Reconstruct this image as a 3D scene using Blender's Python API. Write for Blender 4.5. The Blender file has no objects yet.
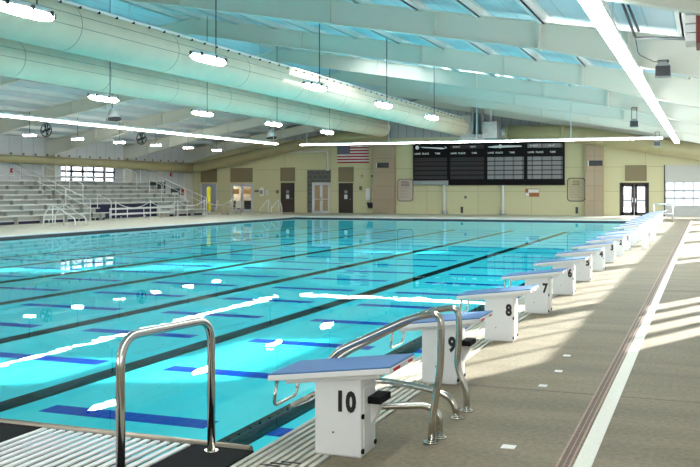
import bpy, math, random
from mathutils import Vector, Matrix
random.seed(7)
C = bpy.context.scene.collection
PI = math.pi

# ---------------------------------------------------------------- mesh builder
class MB:
    def __init__(s):
        s.v = []; s.f = []; s.m = []; s.s = []
    def face(s, idx, mi=0, sm=False):
        s.f.append(idx); s.m.append(mi); s.s.append(sm)
    def box(s, x0, x1, y0, y1, z0, z1, mi=0):
        b = len(s.v)
        s.v += [(x0,y0,z0),(x1,y0,z0),(x1,y1,z0),(x0,y1,z0),(x0,y0,z1),(x1,y0,z1),(x1,y1,z1),(x0,y1,z1)]
        for q in ((0,3,2,1),(4,5,6,7),(0,1,5,4),(1,2,6,5),(2,3,7,6),(3,0,4,7)):
            s.face([b+i for i in q], mi)
        return s
    def prism(s, poly, axis, a0, a1, mi=0):
        # poly: 2-D points in the two remaining axes (x,z for 'y'; y,z for 'x'; x,y for 'z')
        b = len(s.v); n = len(poly)
        for a in (a0, a1):
            for p, q in poly:
                s.v.append((p,a,q) if axis == 'y' else ((a,p,q) if axis == 'x' else (p,q,a)))
        s.face([b+i for i in range(n)], mi); s.face([b+n+i for i in reversed(range(n))], mi)
        for i in range(n):
            j = (i+1) % n
            s.face([b+i, b+n+i, b+n+j, b+j], mi)
        return s
    def tube(s, pts, r, seg=10, closed=False, mi=0, radii=None):
        pts = [Vector(p) for p in pts]; n = len(pts); b = len(s.v)
        up = None
        for i, p in enumerate(pts):
            if closed: t = (pts[(i+1) % n]-pts[i-1])
            elif i == 0: t = pts[1]-pts[0]
            elif i == n-1: t = pts[-1]-pts[-2]
            else: t = (pts[i+1]-p).normalized()+(p-pts[i-1]).normalized()
            t.normalize()
            if up is None:
                up = Vector((0,0,1)) if abs(t.z) < .9 else Vector((1,0,0))
            up = (up-t*up.dot(t)).normalized(); w = t.cross(up)
            rr = radii[i] if radii else r
            for k in range(seg):
                a = 2*PI*k/seg
                s.v.append(tuple(p+(up*math.cos(a)+w*math.sin(a))*rr))
        m = n if closed else n-1
        for i in range(m):
            j = (i+1) % n
            for k in range(seg):
                l = (k+1) % seg
                s.face([b+i*seg+k, b+i*seg+l, b+j*seg+l, b+j*seg+k], mi, True)
        if not closed:
            s.face([b+k for k in reversed(range(seg))], mi); s.face([b+(n-1)*seg+k for k in range(seg)], mi)
        return s
    def cyl(s, p0, p1, r, seg=12, mi=0, r2=None):
        return s.tube([p0, p1], r, seg, mi=mi, radii=[r, r if r2 is None else r2])
    def grid_disc(s, c, r, axis, seg=16, mi=0, th=.004):
        c = Vector(c); d = {'x':Vector((th,0,0)),'y':Vector((0,th,0)),'z':Vector((0,0,th))}[axis]
        return s.tube([c-d, c+d], r, seg, mi=mi)
    def build(s, name, mats, parent=None, bevel=0, loc=None):
        me = bpy.data.meshes.new(name); me.from_pydata(s.v, [], s.f)
        if not isinstance(mats, (list, tuple)): mats = [mats]
        for m in mats: me.materials.append(m)
        me.polygons.foreach_set('material_index', s.m); me.polygons.foreach_set('use_smooth', s.s)
        me.update()
        import bmesh
        bm = bmesh.new(); bm.from_mesh(me); bmesh.ops.recalc_face_normals(bm, faces=bm.faces); bm.to_mesh(me); bm.free()
        o = bpy.data.objects.new(name, me); C.objects.link(o)
        if parent: o.parent = parent
        if loc: o.location = loc
        if bevel:
            b = o.modifiers.new('bevel', 'BEVEL'); b.width = bevel; b.segments = 2; b.limit_method = 'ANGLE'; b.angle_limit = .6
        return o

def fillet(pts, rad, n=6):
    pts = [Vector(p) for p in pts]; out = [pts[0]]
    for i in range(1, len(pts)-1):
        p = pts[i]; a = pts[i-1]-p; b = pts[i+1]-p
        r = min(rad, a.length*.48, b.length*.48)
        a = p+a.normalized()*r; b = p+b.normalized()*r
        for k in range(n+1):
            t = k/n
            out.append(a*(1-t)**2+p*2*t*(1-t)+b*t*t)
    out.append(pts[-1]); return out

def empty(name, loc, label, cat, group=None, rz=0):
    o = bpy.data.objects.new(name, None); C.objects.link(o); o.empty_display_size = .1
    o.location = loc; o.rotation_euler = (0,0,rz)
    return tag(o, label, cat, group)
def tag(o, label, cat, group=None, kind=None):
    o['label'] = label; o['category'] = cat
    if group: o['group'] = group
    if kind: o['kind'] = kind
    return o
def struct(o, label=None, cat=None):
    o['kind'] = 'structure'
    if label: o['label'] = label
    if cat: o['category'] = cat
    return o
def copy_tree(o, parent=None):
    c = o.copy(); C.objects.link(c)
    if parent: c.parent = parent
    for ch in list(o.children): copy_tree(ch, c)
    return c
def text(name, body, size, mat, parent, loc, rot=(PI/2,0,0), bold=0, sx=1, align='CENTER', ext=.002):
    cu = bpy.data.curves.new(name, 'FONT'); cu.body = body; cu.size = size; cu.align_x = align; cu.align_y = 'CENTER'
    cu.extrude = ext; cu.space_character = 1.12; cu.offset = bold; cu.materials.append(mat); cu.resolution_u = 3
    tmp = bpy.data.objects.new(name, cu); me = bpy.data.meshes.new_from_object(tmp); bpy.data.objects.remove(tmp)
    o = bpy.data.objects.new(name, me); C.objects.link(o); o.parent = parent
    o.location = loc; o.rotation_euler = rot; o.scale = (sx,1,1)
    return o

# ---------------------------------------------------------------- materials
def mat(name, col, rough=.5, metal=0, noise=None, bump=0, bscale=40, emit=None, spec=.5):
    m = bpy.data.materials.new(name); m.use_nodes = True
    nt = m.node_tree; p = nt.nodes['Principled BSDF']
    p.inputs['Base Color'].default_value = (*col, 1); p.inputs['Roughness'].default_value = rough
    p.inputs['Metallic'].default_value = metal; p.inputs['Specular IOR Level'].default_value = spec
    if emit:
        p.inputs['Emission Color'].default_value = (*emit[0], 1); p.inputs['Emission Strength'].default_value = emit[1]
    tc = nt.nodes.new('ShaderNodeTexCoord')
    if noise:
        sc, amt = noise
        n = nt.nodes.new('ShaderNodeTexNoise'); n.inputs['Scale'].default_value = sc; n.inputs['Detail'].default_value = 6
        r = nt.nodes.new('ShaderNodeMapRange'); r.inputs[1].default_value = .3; r.inputs[2].default_value = .7
        r.inputs[3].default_value = 1-amt; r.inputs[4].default_value = 1+amt
        mx = nt.nodes.new('ShaderNodeVectorMath'); mx.operation = 'SCALE'; mx.inputs[0].default_value = col
        nt.links.new(tc.outputs['Object'], n.inputs['Vector']); nt.links.new(n.outputs['Fac'], r.inputs[0])
        nt.links.new(r.outputs[0], mx.inputs['Scale']); nt.links.new(mx.outputs[0], p.inputs['Base Color'])
    if bump:
        n = nt.nodes.new('ShaderNodeTexNoise'); n.inputs['Scale'].default_value = bscale; n.inputs['Detail'].default_value = 4
        b = nt.nodes.new('ShaderNodeBump'); b.inputs['Strength'].default_value = bump; b.inputs['Distance'].default_value = .02
        nt.links.new(tc.outputs['Object'], n.inputs['Vector']); nt.links.new(n.outputs['Fac'], b.inputs['Height'])
        nt.links.new(b.outputs[0], p.inputs['Normal'])
    return m

def brick_mat(name, c1, c2, cm, bw, bh, mortar, plane, offset=0., rough=.6, scale_noise=None):
    m = mat(name, c1, rough); nt = m.node_tree; p = nt.nodes['Principled BSDF']
    tc = nt.nodes.new('ShaderNodeTexCoord'); sep = nt.nodes.new('ShaderNodeSeparateXYZ'); com = nt.nodes.new('ShaderNodeCombineXYZ')
    nt.links.new(tc.outputs['Object'], sep.inputs[0])
    nt.links.new(sep.outputs[plane[0]], com.inputs[0]); nt.links.new(sep.outputs[plane[1]], com.inputs[1])
    b = nt.nodes.new('ShaderNodeTexBrick'); b.offset = offset; b.squash = 1
    b.inputs['Color1'].default_value = (*c1,1); b.inputs['Color2'].default_value = (*c2,1); b.inputs['Mortar'].default_value = (*cm,1)
    b.inputs['Scale'].default_value = 1; b.inputs['Mortar Size'].default_value = mortar; b.inputs['Mortar Smooth'].default_value = .1
    b.inputs['Brick Width'].default_value = bw; b.inputs['Row Height'].default_value = bh
    nt.links.new(com.outputs[0], b.inputs['Vector']); nt.links.new(b.outputs['Color'], p.inputs['Base Color'])
    return m

M = {}
def concrete(name, col, amt, streak):
    m = mat(name, col, .7, spec=.35); nt = m.node_tree; p = nt.nodes['Principled BSDF']
    tc = nt.nodes.new('ShaderNodeTexCoord')
    def noise(scale, det, mp):
        mm = nt.nodes.new('ShaderNodeMapping'); mm.inputs['Scale'].default_value = mp
        n = nt.nodes.new('ShaderNodeTexNoise'); n.inputs['Scale'].default_value = scale; n.inputs['Detail'].default_value = det
        nt.links.new(tc.outputs['Object'], mm.inputs[0]); nt.links.new(mm.outputs[0], n.inputs['Vector']); return n
    a = noise(1.2, 7, (.5,2.2,1)); b = noise(26, 6, (1,1,1)); c = noise(160, 3, (1,1,1))
    ad = nt.nodes.new('ShaderNodeMath'); ad.operation = 'MULTIPLY_ADD'; ad.inputs[1].default_value = streak
    nt.links.new(a.outputs['Fac'], ad.inputs[0])
    m2 = nt.nodes.new('ShaderNodeMath'); m2.operation = 'MULTIPLY_ADD'; m2.inputs[1].default_value = amt
    nt.links.new(b.outputs['Fac'], m2.inputs[0])
    m3 = nt.nodes.new('ShaderNodeMath'); m3.operation = 'MULTIPLY_ADD'; m3.inputs[1].default_value = amt; m3.inputs[2].default_value = 1-.5*(2*amt+streak)
    nt.links.new(c.outputs['Fac'], m3.inputs[0]); nt.links.new(m3.outputs[0], m2.inputs[2]); nt.links.new(m2.outputs[0], ad.inputs[2])
    mx = nt.nodes.new('ShaderNodeVectorMath'); mx.operation = 'SCALE'; mx.inputs[0].default_value = col
    nt.links.new(ad.outputs[0], mx.inputs['Scale']); nt.links.new(mx.outputs[0], p.inputs['Base Color'])
    bp = nt.nodes.new('ShaderNodeBump'); bp.inputs['Strength'].default_value = .25; bp.inputs['Distance'].default_value = .004
    nt.links.new(b.outputs['Fac'], bp.inputs['Height']); nt.links.new(bp.outputs[0], p.inputs['Normal'])
    return m
M['deck'] = concrete('deck_concrete', (.195,.165,.108), .95, .8)
M['deck_pale'] = concrete('pale_concrete', (.66,.63,.52), .12, .15)
M['coping'] = mat('coping', (.62,.64,.66), .5)
M['yellow'] = brick_mat('painted_panel_wall', (.63,.59,.36), (.61,.57,.345), (.44,.40,.24), 3.55, 1.55, .018, (0,2))
M['yellow_plain'] = mat('yellow_paint', (.63,.59,.36), .55)
M['tan_block'] = brick_mat('tan_block', (.44,.34,.235), (.40,.31,.215), (.30,.24,.17), 2.2, .95, .015, (0,2))
M['gray_block'] = brick_mat('gray_block', (.10,.10,.09), (.085,.085,.08), (.17,.17,.16), .4, .3, .02, (0,2), .5)
M['gray_panel'] = brick_mat('metal_wall_panel', (.66,.675,.685), (.65,.665,.675), (.50,.51,.53), 1.0, 40, .03, (1,2))
M['gray_gable'] = brick_mat('gable_panel', (.42,.44,.45), (.40,.42,.43), (.25,.26,.27), .6, 40, .03, (0,2))
M['transom'] = mat('tan_panel', (.23,.185,.10), .5)
M['steel_paint'] = mat('frame_paint', (.70,.69,.60), .45)
M['purlin'] = mat('purlin_white', (.78,.79,.77), .45)
M['ceiling'] = brick_mat('roof_liner', (.64,.74,.80), (.62,.72,.78), (.50,.59,.64), .6, 60, .02, (0,1))
M['duct'] = mat('duct_fabric', (.80,.70,.53), .5, noise=(1.5,.04))
M['duct_olive'] = mat('duct_olive', (.37,.33,.175), .45, noise=(2,.06))
M['galv'] = mat('galvanised', (.60,.62,.62), .35, .6, noise=(6,.1))
M['white'] = mat('white_plastic', (.82,.82,.82), .35)
M['white_metal'] = mat('white_metal', (.78,.79,.78), .35)
M['blue_tread'] = mat('blue_tread', (.085,.20,.44), .6, bump=.4, bscale=300)
M['black'] = mat('black_rubber', (.010,.010,.011), .8, spec=.15)
M['dark'] = mat('dark_metal', (.03,.03,.035), .4)
M['num'] = mat('number_black', (.008,.008,.008), .5)
M['steel'] = mat('stainless', (.60,.57,.52), .16, 1, noise=(9,.06))
M['alu'] = mat('aluminium_plank', (.74,.76,.72), .45, .1, noise=(3,.06))
M['riser'] = mat('riser_grey', (.42,.43,.40), .6)
M['conduit'] = mat('conduit_grey', (.16,.16,.16), .5)
M['navy'] = mat('navy_skirt', (.007,.008,.04), .5)
M['brown_door'] = mat('brown_door', (.035,.022,.018), .45)
M['mullion'] = mat('door_mullion', (.66,.69,.76), .4, .3)
M['lamp'] = mat('lamp_diffuser', (1,1,1), .4, emit=((1,.985,.95), 40))
M['tube'] = mat('tube_diffuser', (1,1,1), .4, emit=((1,.99,.96), 14))
M['board'] = mat('board_black', (.010,.008,.010), .65, spec=.15)
M['display_dark'] = brick_mat('display_dark', (.030,.020,.022), (.027,.018,.020), (.012,.011,.013), 60, .37, .05, (0,2))
M['display_glare'] = brick_mat('display_glare', (.30,.29,.30), (.25,.245,.26), (.13,.125,.14), .62, 40, .05, (0,2), rough=.7)  # window reflection on the two right panels, painted in as grey
M['letter'] = mat('letter_white', (.85,.85,.85), .5)
M['sill'] = mat('board_sill', (.26,.29,.28), .4, .3)
M['rust'] = mat('drain_channel', (.13,.085,.06), .7, noise=(30,.3))
M['rust_edge'] = mat('drain_edge', (.33,.22,.16), .6, noise=(30,.2))
M['stripe'] = mat('white_stripe', (.70,.71,.62), .55, noise=(50,.08))
M['grate'] = mat('gutter_grate', (.50,.475,.40), .5, noise=(8,.06))
M['slot'] = mat('gutter_slot', (.085,.08,.07), .8)
M['wslat'] = mat('white_slat', (.85,.85,.84), .4)
M['red'] = mat('red', (.55,.02,.03), .5)
M['flag_red'] = mat('flag_red', (.36,.012,.025), .7)
M['flag_white'] = mat('flag_white', (.80,.78,.76), .7)
M['flag_blue'] = mat('flag_blue', (.02,.028,.11), .7)
M['yellow_pad'] = mat('yellow_pad', (.85,.74,.02), .5)
M['poster'] = mat('orange_poster', (.72,.40,.14), .6)
M['sign'] = mat('sign_face', (.55,.45,.38), .5)
M['sign_text'] = mat('sign_text', (.10,.08,.08), .6)
M['sign_line'] = mat('sign_line', (.33,.27,.24), .6)
M['brown_sign'] = mat('brown_sign', (.36,.12,.03), .6)
M['chair'] = mat('chair_resin', (.62,.58,.47), .5)
M['brick_red'] = mat('heater_side', (.20,.035,.03), .5)
M['pale'] = mat('pale_ground', (.6,.6,.6), .8)
M['green_board'] = mat('dark_board', (.02,.05,.05), .4)
M['paper'] = mat('paper', (.8,.8,.78), .7)

def schlick(nt, f0, k, e=5):
    # reflectance that is the same from either side of the surface
    ge = nt.nodes.new('ShaderNodeNewGeometry'); dt = nt.nodes.new('ShaderNodeVectorMath'); dt.operation = 'DOT_PRODUCT'
    nt.links.new(ge.outputs['Incoming'], dt.inputs[0]); nt.links.new(ge.outputs['True Normal'], dt.inputs[1])
    def mth(op, a, b, c=None):
        n_ = nt.nodes.new('ShaderNodeMath'); n_.operation = op
        for i_, v_ in enumerate((a, b, c)):
            if v_ is None: continue
            if isinstance(v_, (int, float)): n_.inputs[i_].default_value = v_
            else: nt.links.new(v_, n_.inputs[i_])
        return n_.outputs[0]
    return mth('MULTIPLY_ADD', mth('POWER', mth('SUBTRACT', 1, mth('ABSOLUTE', dt.outputs['Value'], None)), e), k, f0)
def glass():
    m = bpy.data.materials.new('window_glass'); m.use_nodes = True; nt = m.node_tree; nt.nodes.clear()
    o = nt.nodes.new('ShaderNodeOutputMaterial'); mx = nt.nodes.new('ShaderNodeMixShader')
    t = nt.nodes.new('ShaderNodeBsdfTransparent'); g = nt.nodes.new('ShaderNodeBsdfGlossy')
    t.inputs[0].default_value = (.95,.97,.97,1); g.inputs['Roughness'].default_value = .03
    nt.links.new(schlick(nt, .04, .9), mx.inputs[0]); nt.links.new(t.outputs[0], mx.inputs[1]); nt.links.new(g.outputs[0], mx.inputs[2])
    nt.links.new(mx.outputs[0], o.inputs[0]); return m
M['glass'] = glass()

def water():
    m = bpy.data.materials.new('pool_water'); m.use_nodes = True; nt = m.node_tree; nt.nodes.clear()
    o = nt.nodes.new('ShaderNodeOutputMaterial'); mx = nt.nodes.new('ShaderNodeMixShader')
    f_ = schlick(nt, .02, .8, 7)
    t = nt.nodes.new('ShaderNodeBsdfTransparent'); g = nt.nodes.new('ShaderNodeBsdfGlossy')
    t.inputs[0].default_value = (.86,.985,.99,1); g.inputs['Roughness'].default_value = .0
    tc = nt.nodes.new('ShaderNodeTexCoord'); n = nt.nodes.new('ShaderNodeTexNoise'); n.inputs['Scale'].default_value = 1.6; n.inputs['Detail'].default_value = 2
    b = nt.nodes.new('ShaderNodeBump'); b.inputs['Strength'].default_value = .035; b.inputs['Distance'].default_value = .03
    nt.links.new(tc.outputs['Object'], n.inputs['Vector']); nt.links.new(n.outputs['Fac'], b.inputs['Height'])
    nt.links.new(b.outputs[0], g.inputs['Normal'])
    nt.links.new(f_, mx.inputs[0]); nt.links.new(t.outputs[0], mx.inputs[1]); nt.links.new(g.outputs[0], mx.inputs[2])
    nt.links.new(mx.outputs[0], o.inputs[0]); return m
M['water'] = water()
M['basin'] = mat('pool_plaster', (.065,.70,.80), .7, noise=(.35,.05))
M['lane_black'] = brick_mat('black_tile', (.003,.016,.022), (.004,.02,.026), (.02,.07,.085), .15, .15, .006, (0,1))
M['lane_blue'] = brick_mat('blue_tile', (.003,.04,.42), (.004,.05,.46), (.02,.12,.5), .15, .15, .006, (0,1))

for k_ in ('basin','lane_black','lane_blue'): M[k_].node_tree.nodes['Principled BSDF'].inputs['Specular IOR Level'].default_value = 0
# ---------------------------------------------------------------- key dimensions (metres)
PX0, PX1, PY0, PY1 = -23.5, -2.72, 5.5, 52.0        # pool
WZ, FZ = -.1, -.6                                    # water level, pool floor
XL, XR, YF = -36.6, 2.2, 61.0                        # left wall, right wall, far wall
RX, RZ, SL = -17.3, 8.05, .172                       # ridge
def roof(x): return RZ-SL*abs(x-RX)

# ---------------------------------------------------------------- floor and pool
YN = -8
fl = MB()
fl.box(PX1+.5, XR, YN, YF, -.3, 0, 0)                # right deck
fl.box(PX0-.35, PX1+.5, YN, PY0-2.6, -.3, 0, 0)      # near deck
fl.box(XL, PX0-.35, YN, YF, -.3, 0, 1)
fl.box(PX0-.35, PX1+.5, PY1+.35, YF, -.3, 0, 1)
struct(fl.build('floor', [M['deck'], M['deck_pale']]))
b = MB()
b.box(PX0-.2, PX1+.1, PY0-.2, PY1+.2, FZ-.1, FZ)
b.box(PX0-.3, PX0, PY0, PY1, FZ, -.16); b.box(PX1, PX1+.02, PY0, PY1, FZ, -.03)
b.box(PX0, PX1, PY1, PY1+.3, FZ, -.16); b.box(PX0, PX1, PY0-.3, PY0, FZ, -.06)
basin = struct(b.build('pool_basin', M['basin']), 'turquoise plastered pool basin under the water', 'pool')
t = MB(); t.box(PX0-.04, PX0+.001, PY0, PY1, -.16, -.03); t.box(PX0, PX1, PY1-.001, PY1+.04, -.16, -.03)
t.build('tile_band', M['dark'], basin)
c = MB(); c.box(PX0-.35, PX0-.0, PY0-2.6, PY1+.35, -.03, .004); c.box(PX0-.0, PX1+.5, PY1, PY1+.35, -.03, .004)
c.build('coping', M['coping'], basin, bevel=.006)
LX = [-4.0, -6.95, -9.95, -13.2, -16.2, -19.2, -22.0]
for i, x in enumerate(LX):
    MB().box(x-.16, x+.16, PY0+.9, PY1-.9, FZ, FZ+.004).build('black_lane_line', M['lane_black'], basin)
NB = 10; LS = 2.34; BY = 5.64
for k in range(20):
    y = BY+LS*k
    if y > PY1-1: break
    if k == 0: y = 5.95
    mb = MB()
    xs = [PX1-.25]+LX+[PX0]
    for a, c_ in zip(xs[:-1], xs[1:]):
        if a == xs[0]: mb.box(c_+.16, a-.35, y-.15, y+.15, FZ, FZ+.003)
        elif c_ != PX0: mb.box(c_+.5, a-.5, y-.15, y+.15, FZ, FZ+.003)
    mb.build('blue_lane_line', M['lane_blue'], basin)
w = MB(); w.v += [(PX0,PY0,WZ),(PX1,PY0,WZ),(PX1,PY1,WZ),(PX0,PY1,WZ)]; w.face([0,1,2,3])
struct(w.build('water', M['water']), 'clear calm pool water', 'water')

# right gutter grating (slats run along the pool)
g = MB(); g.box(PX1, PX1+.5, PY0-6, PY1, -.08, -.03); gr = struct(g.build('gutter_channel', M['slot']), 'pale slotted gutter grating along the starting blocks', 'gutter')
g = MB()
nb = 9
for i in range(nb):
    x = PX1+.0+i*.5/nb
    g.box(x, x+.5/nb-.022, PY0-6, PY1+.0, -.03, .002)
g.build('grating', M['grate'], gr)
for y in (5.15, 7.55):
    mk = MB()
    for i in range(3): mk.box(PX1+.15+i*.05, PX1+.28+i*.05, y+i*.05, y+.02+i*.05, .002, .005)
    mk.build('depth_marking', M['num'], gr)
# drain channel and white line in the deck
d = MB(); d.box(-.855, -.775, YN, YF-8, -.0, .004)
dr = struct(d.build('trim_1', M['rust']), 'rusty brown slot drain running along the deck', 'drain')
d = MB(); d.box(-.86, -.845, YN, YF-8, .0, .008); d.box(-.786, -.772, YN, YF-8, 0, .008); d.box(-.818, -.812, YN, YF-8, 0, .006)
d.build('drain_edge', M['rust_edge'], dr)
struct(MB().box(-.76, -.655, YN, YF-8, 0, .003).build('trim_2', M['stripe']), 'white line painted along the deck', 'line')
for y in (7.9, 16.5, 25, 34, 43):
    struct(MB().box(PX1+.55, XR, y, y+.012, 0, .0015).build('trim_3', M['rust']))
for i, (x, y, s_) in enumerate(((-1.26,6.05,.09),(-1.35,8.05,.07),(-1.32,8.75,.07),(-1.36,9.6,.07))):
    tag(MB().box(x, x+s_, y, y+.09, 0, .004).build('deck_tile', M['paper'], bevel=.001),
        ['small white deck tile beside the foot of the nearer handrail','small white deck tile near the handrails, second from them','small white deck tile third along from the handrails','small white deck tile level with starting block 8'][i], 'tile', 'small white tiles set in the deck')

# near bulkhead with white slats, steel nosing
bk = empty('bulkhead', (-5,4.2,0), 'black framed walkway with white slats and a steel nosing at the near pool end', 'bulkhead')
def P(mb, name, m, par, bevel=0):          # world-space mesh parented to an empty
    o = mb.build(name, m, par, bevel); o.matrix_parent_inverse = Matrix.Translation(-par.location) if par.rotation_euler.z == 0 else par.matrix_basis.inverted()
    return o
P(MB().box(-16, PX1-.02, PY0-2.6, PY0-.02, -.28, -.12), 'frame', M['black'], bk)
P(MB().box(-16, PX1-.02, PY0-2.6, PY0-2.35, -.035, .004).box(-3.18, PX1-.02, PY0-2.35, PY0-.09, -.035, .004).box(-4.80, -4.42, PY0-2.35, PY0-.09, -.12, .002).box(-16, -4.80, PY0-.36, PY0-.09, -.12, .002), 'deck_plate', M['black'], bk)
P(MB().tube([(-16,PY0-.05,-.01),(PX1-.06,PY0-.05,-.01)], .032, 12), 'nosing', mat('dull_nosing',(.30,.26,.21),.4,.8), bk)
sl = MB()
for i in range(16):
    x = -3.20-i*.0775
    sl.box(x-.038, x, PY0-2.3, PY0-.11, -.006, .006)
for i in range(80):
    x = -4.86-i*.0775
    sl.box(x-.038, x, PY0-2.3, PY0-.38, -.006, .006)
P(sl, 'slat_panel', M['wslat'], bk)

# ---------------------------------------------------------------- handrails
def rail_path(pts, r, name, par, mi, seg=14, rad=.1):
    return P(MB().tube(fillet(pts, rad, 7), r, seg), name, mi, par)
lp = empty('grab_rail', (-3,4.8,0), 'stainless loop handrail standing on the slatted walkway', 'handrail')
rail_path([(-2.99,4.3,-.01),(-2.99,4.3,.84),(-2.99,5.3,.80),(-2.99,5.3,-.01)], .023, 'rail', M['steel'], None) if False else P(MB().tube(fillet([(-2.99,4.3,.004),(-2.99,4.3,.89),(-2.99,5.3,.86),(-2.99,5.3,.004)], .17, 8), .026, 16), 'rail', M['steel'], lp)
for y in (4.3, 5.3):
    P(MB().cyl((-2.99,y,.002),(-2.99,y,.012),.045,18), 'base_flange', M['steel'], lp)

def stair_rail(y, yb, prof, prof_b, label):
    r = empty('handrail', (-1.72,y,0), label, 'handrail', 'pair of curved pool handrails')
    P(MB().tube(fillet([(x,y,z) for x, z in prof], .09, 6), .025, 16), 'rail', M['steel'], r)
    P(MB().tube(fillet([(x,y if x < -1.95 else yb,z) for x, z in prof_b], .08, 6), .024, 14), 'brace', M['steel'], r)
    for yy, x in ((y, prof[-1][0]), (yb, prof_b[-1][0])):
        P(MB().cyl((x,yy,0),(x,yy,.012),.05,20).cyl((x,yy,.012),(x,yy,.02),.032,20), 'base_flange', M['steel'], r)
stair_rail(6.01, 6.15, [(-2.48,0),(-2.48,.45),(-2.40,.57),(-1.86,.83),(-1.65,.88),(-1.65,.66),(-1.66,.46),(-1.70,.24),(-1.72,.0)],
           [(-2.40,.0),(-2.40,.19),(-2.16,.205),(-1.80,.215),(-1.70,.17),(-1.70,.0)], 'curved stainless handrail close behind starting block 10')
stair_rail(6.96, 6.72, [(-2.80,-.35),(-2.80,.30),(-2.70,.385),(-2.02,.75),(-1.77,.80),(-1.77,.52),(-1.79,.34),(-1.71,.17),(-1.71,.0)],
           [(-2.62,.0),(-2.62,.17),(-2.36,.185),(-1.92,.20),(-1.76,.15),(-1.72,.0)], 'curved stainless handrail nearer to starting block 9')

# ---------------------------------------------------------------- starting blocks
def make_block(first=True):
    r = bpy.data.objects.new('starting_block', None); C.objects.link(r); r.empty_display_size = .1
    MB().prism([(-.16,0),(.16,0),(.16,.52),(-.16,.48)], 'y', -.14, .14).build('pedestal', M['white'], r, bevel=.012)
    MB().box(-.155, .155, -.135, .135, -.028, .002).build('base_plate', M['galv'], r)
    MB().box(.155, .168, -.10, .10, .06, .44).build('access_panel', M['white'], r, bevel=.004)
    for y, z in ((-.12,.02),(.115,.025),(-.118,.24)):
        MB().grid_disc((.163,y,z+.02), .017, 'x', 12, th=.006).build('bolt_cap', M['black'], r)
    MB().grid_disc((-.03,-.142,.15), .006, 'y', 8, th=.003).build('screw', M['black'], r)
    # plate: slopes down towards the water
    def z(x): return .45+(x+.47)*.125
    pl = MB().prism([(-.47,z(-.47)),(.37,z(.37)),(.37,z(.37)+.038),(-.47,z(-.47)+.038)], 'y', -.19, .33).build('platform', M['white'], r, bevel=.006)
    MB().prism([(-.36,z(-.36)-.03),(.28,z(.28)-.03),(.28,z(.28)),(-.36,z(-.36))], 'y', -.15, .24).build('platform_bracket', M['white'], r, bevel=.004)
    MB().prism([(-.468,z(-.468)+.037),(.369,z(.369)+.037),(.369,z(.369)+.048),(-.468,z(-.468)+.048)], 'y', -.187, .327).build('tread', M['blue_tread'], r, bevel=.003)
    MB().box(.37, .3725, -.13, .0, z(.37)+.008, z(.37)+.026).build('warning_decal', M['red'], pl)
    MB().box(.37, .3725, .18, .27, z(.37)+.008, z(.37)+.026).build('warning_decal', M['red'], pl)
    MB().tube(fillet([(-.42,-.15,.452),(-.445,-.15,.285),(-.445,.21,.285),(-.42,.21,.452)], .05, 6), .0115, 10).build('hand_grip', M['steel'], r)
    return r
proto = make_block()
blank = [copy_tree(proto) for _ in range(18)]
NUMG = 'numbered starting blocks'
for k in range(NB):
    n = 10-k
    o = proto if k == 0 else blank.pop()
    o.location = (-2.19+(.012 if k else 0)+.006*k, (5.64,7.99,10.44,12.90,15.33,17.68,20.02,22.30,24.55,26.76)[k], 0)
    tag(o, f'white starting block with blue top numbered {n} in black', 'starting block', NUMG)
    text('number', str(n), .172, M['num'], o, (.124 if n > 9 else .148,-.1425,.345), bold=.0085, sx=.76, align='RIGHT')
    if k < 2:
        MB().prism([(.16,.18),(.17,.18),(.235,.31),(.235,.325),(.16,.325)], 'y', .02, .10).build('step_bracket', M['white'], o)
        MB().box(.16, .255, -.04, .17, .325, .37).build('step', M['black'], o, bevel=.005)
names = ['first','second','third','fourth','fifth','sixth','seventh','eighth','ninth']
for k in range(9):
    o = blank.pop(); o.location = (-2.14, 29.2+2.3*k, 0); o.scale = (1,1,1.12)
    tag(o, f'white far starting block, {names[k]} beyond the one numbered 1', 'starting block', 'far starting blocks beyond number 1')
for i, (x, y) in enumerate(((-1.62,27.6),(-1.62,31.9))):
    r = empty('bollard', (x,y,0), ['short white post beside the first far starting block','short white post beside the second far starting block'][i], 'post', 'short white posts beside the far blocks')
    P(MB().box(x-.08, x+.08, y-.08, y+.08, 0, .66), 'post', M['white'], r, .01); P(MB().box(x-.1, x+.1, y-.1, y+.1, .66, .7), 'cap', M['white'], r, .008)
r = empty('barrier_rail', (-1.6,50.3,0), 'grey metal rail at the far end of the row of blocks', 'rail')
P(MB().cyl((-1.6,50.3,0),(-1.6,50.3,.95),.045,10), 'post', M['galv'], r); P(MB().cyl((-2.5,50.3,0),(-2.5,50.3,.95),.04,10), 'post', M['galv'], r)
P(MB().cyl((-2.55,50.3,.92),(-1.55,50.3,.92),.04,10), 'top_rail', M['galv'], r); P(MB().cyl((-2.5,50.3,.42),(-1.6,50.3,.42),.04,10), 'mid_rail', M['galv'], r)

# ---------------------------------------------------------------- walls
def holed_wall(mb, axis, a0, a1, z0, z1, t0, t1, holes, mi=0):
    xs = sorted({a0, a1, *[h[0] for h in holes], *[h[1] for h in holes]}); zs = sorted({z0, z1, *[h[2] for h in holes], *[h[3] for h in holes]})
    for i in range(len(xs)-1):
        for j in range(len(zs)-1):
            cx = (xs[i]+xs[i+1])/2; cz = (zs[j]+zs[j+1])/2
            if any(h[0] < cx < h[1] and h[2] < cz < h[3] for h in holes): continue
            if axis == 'x': mb.box(xs[i], xs[i+1], t0, t1, zs[j], zs[j+1], mi)
            else: mb.box(t0, t1, xs[i], xs[i+1], zs[j], zs[j+1], mi)
DL = (-32.76,-30.95,0,2.08); D1 = (-28.70,-27.62,0,2.15); DG = (-26.25,-24.87,0,2.15); D2 = (-24.2,-23.12,0,2.12)
DR = (-5.10,-3.33,0,2.10); GD = (-2.44,1.5,0,3.2); DW = (-35.3,-33.95,0,2.1)
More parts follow.
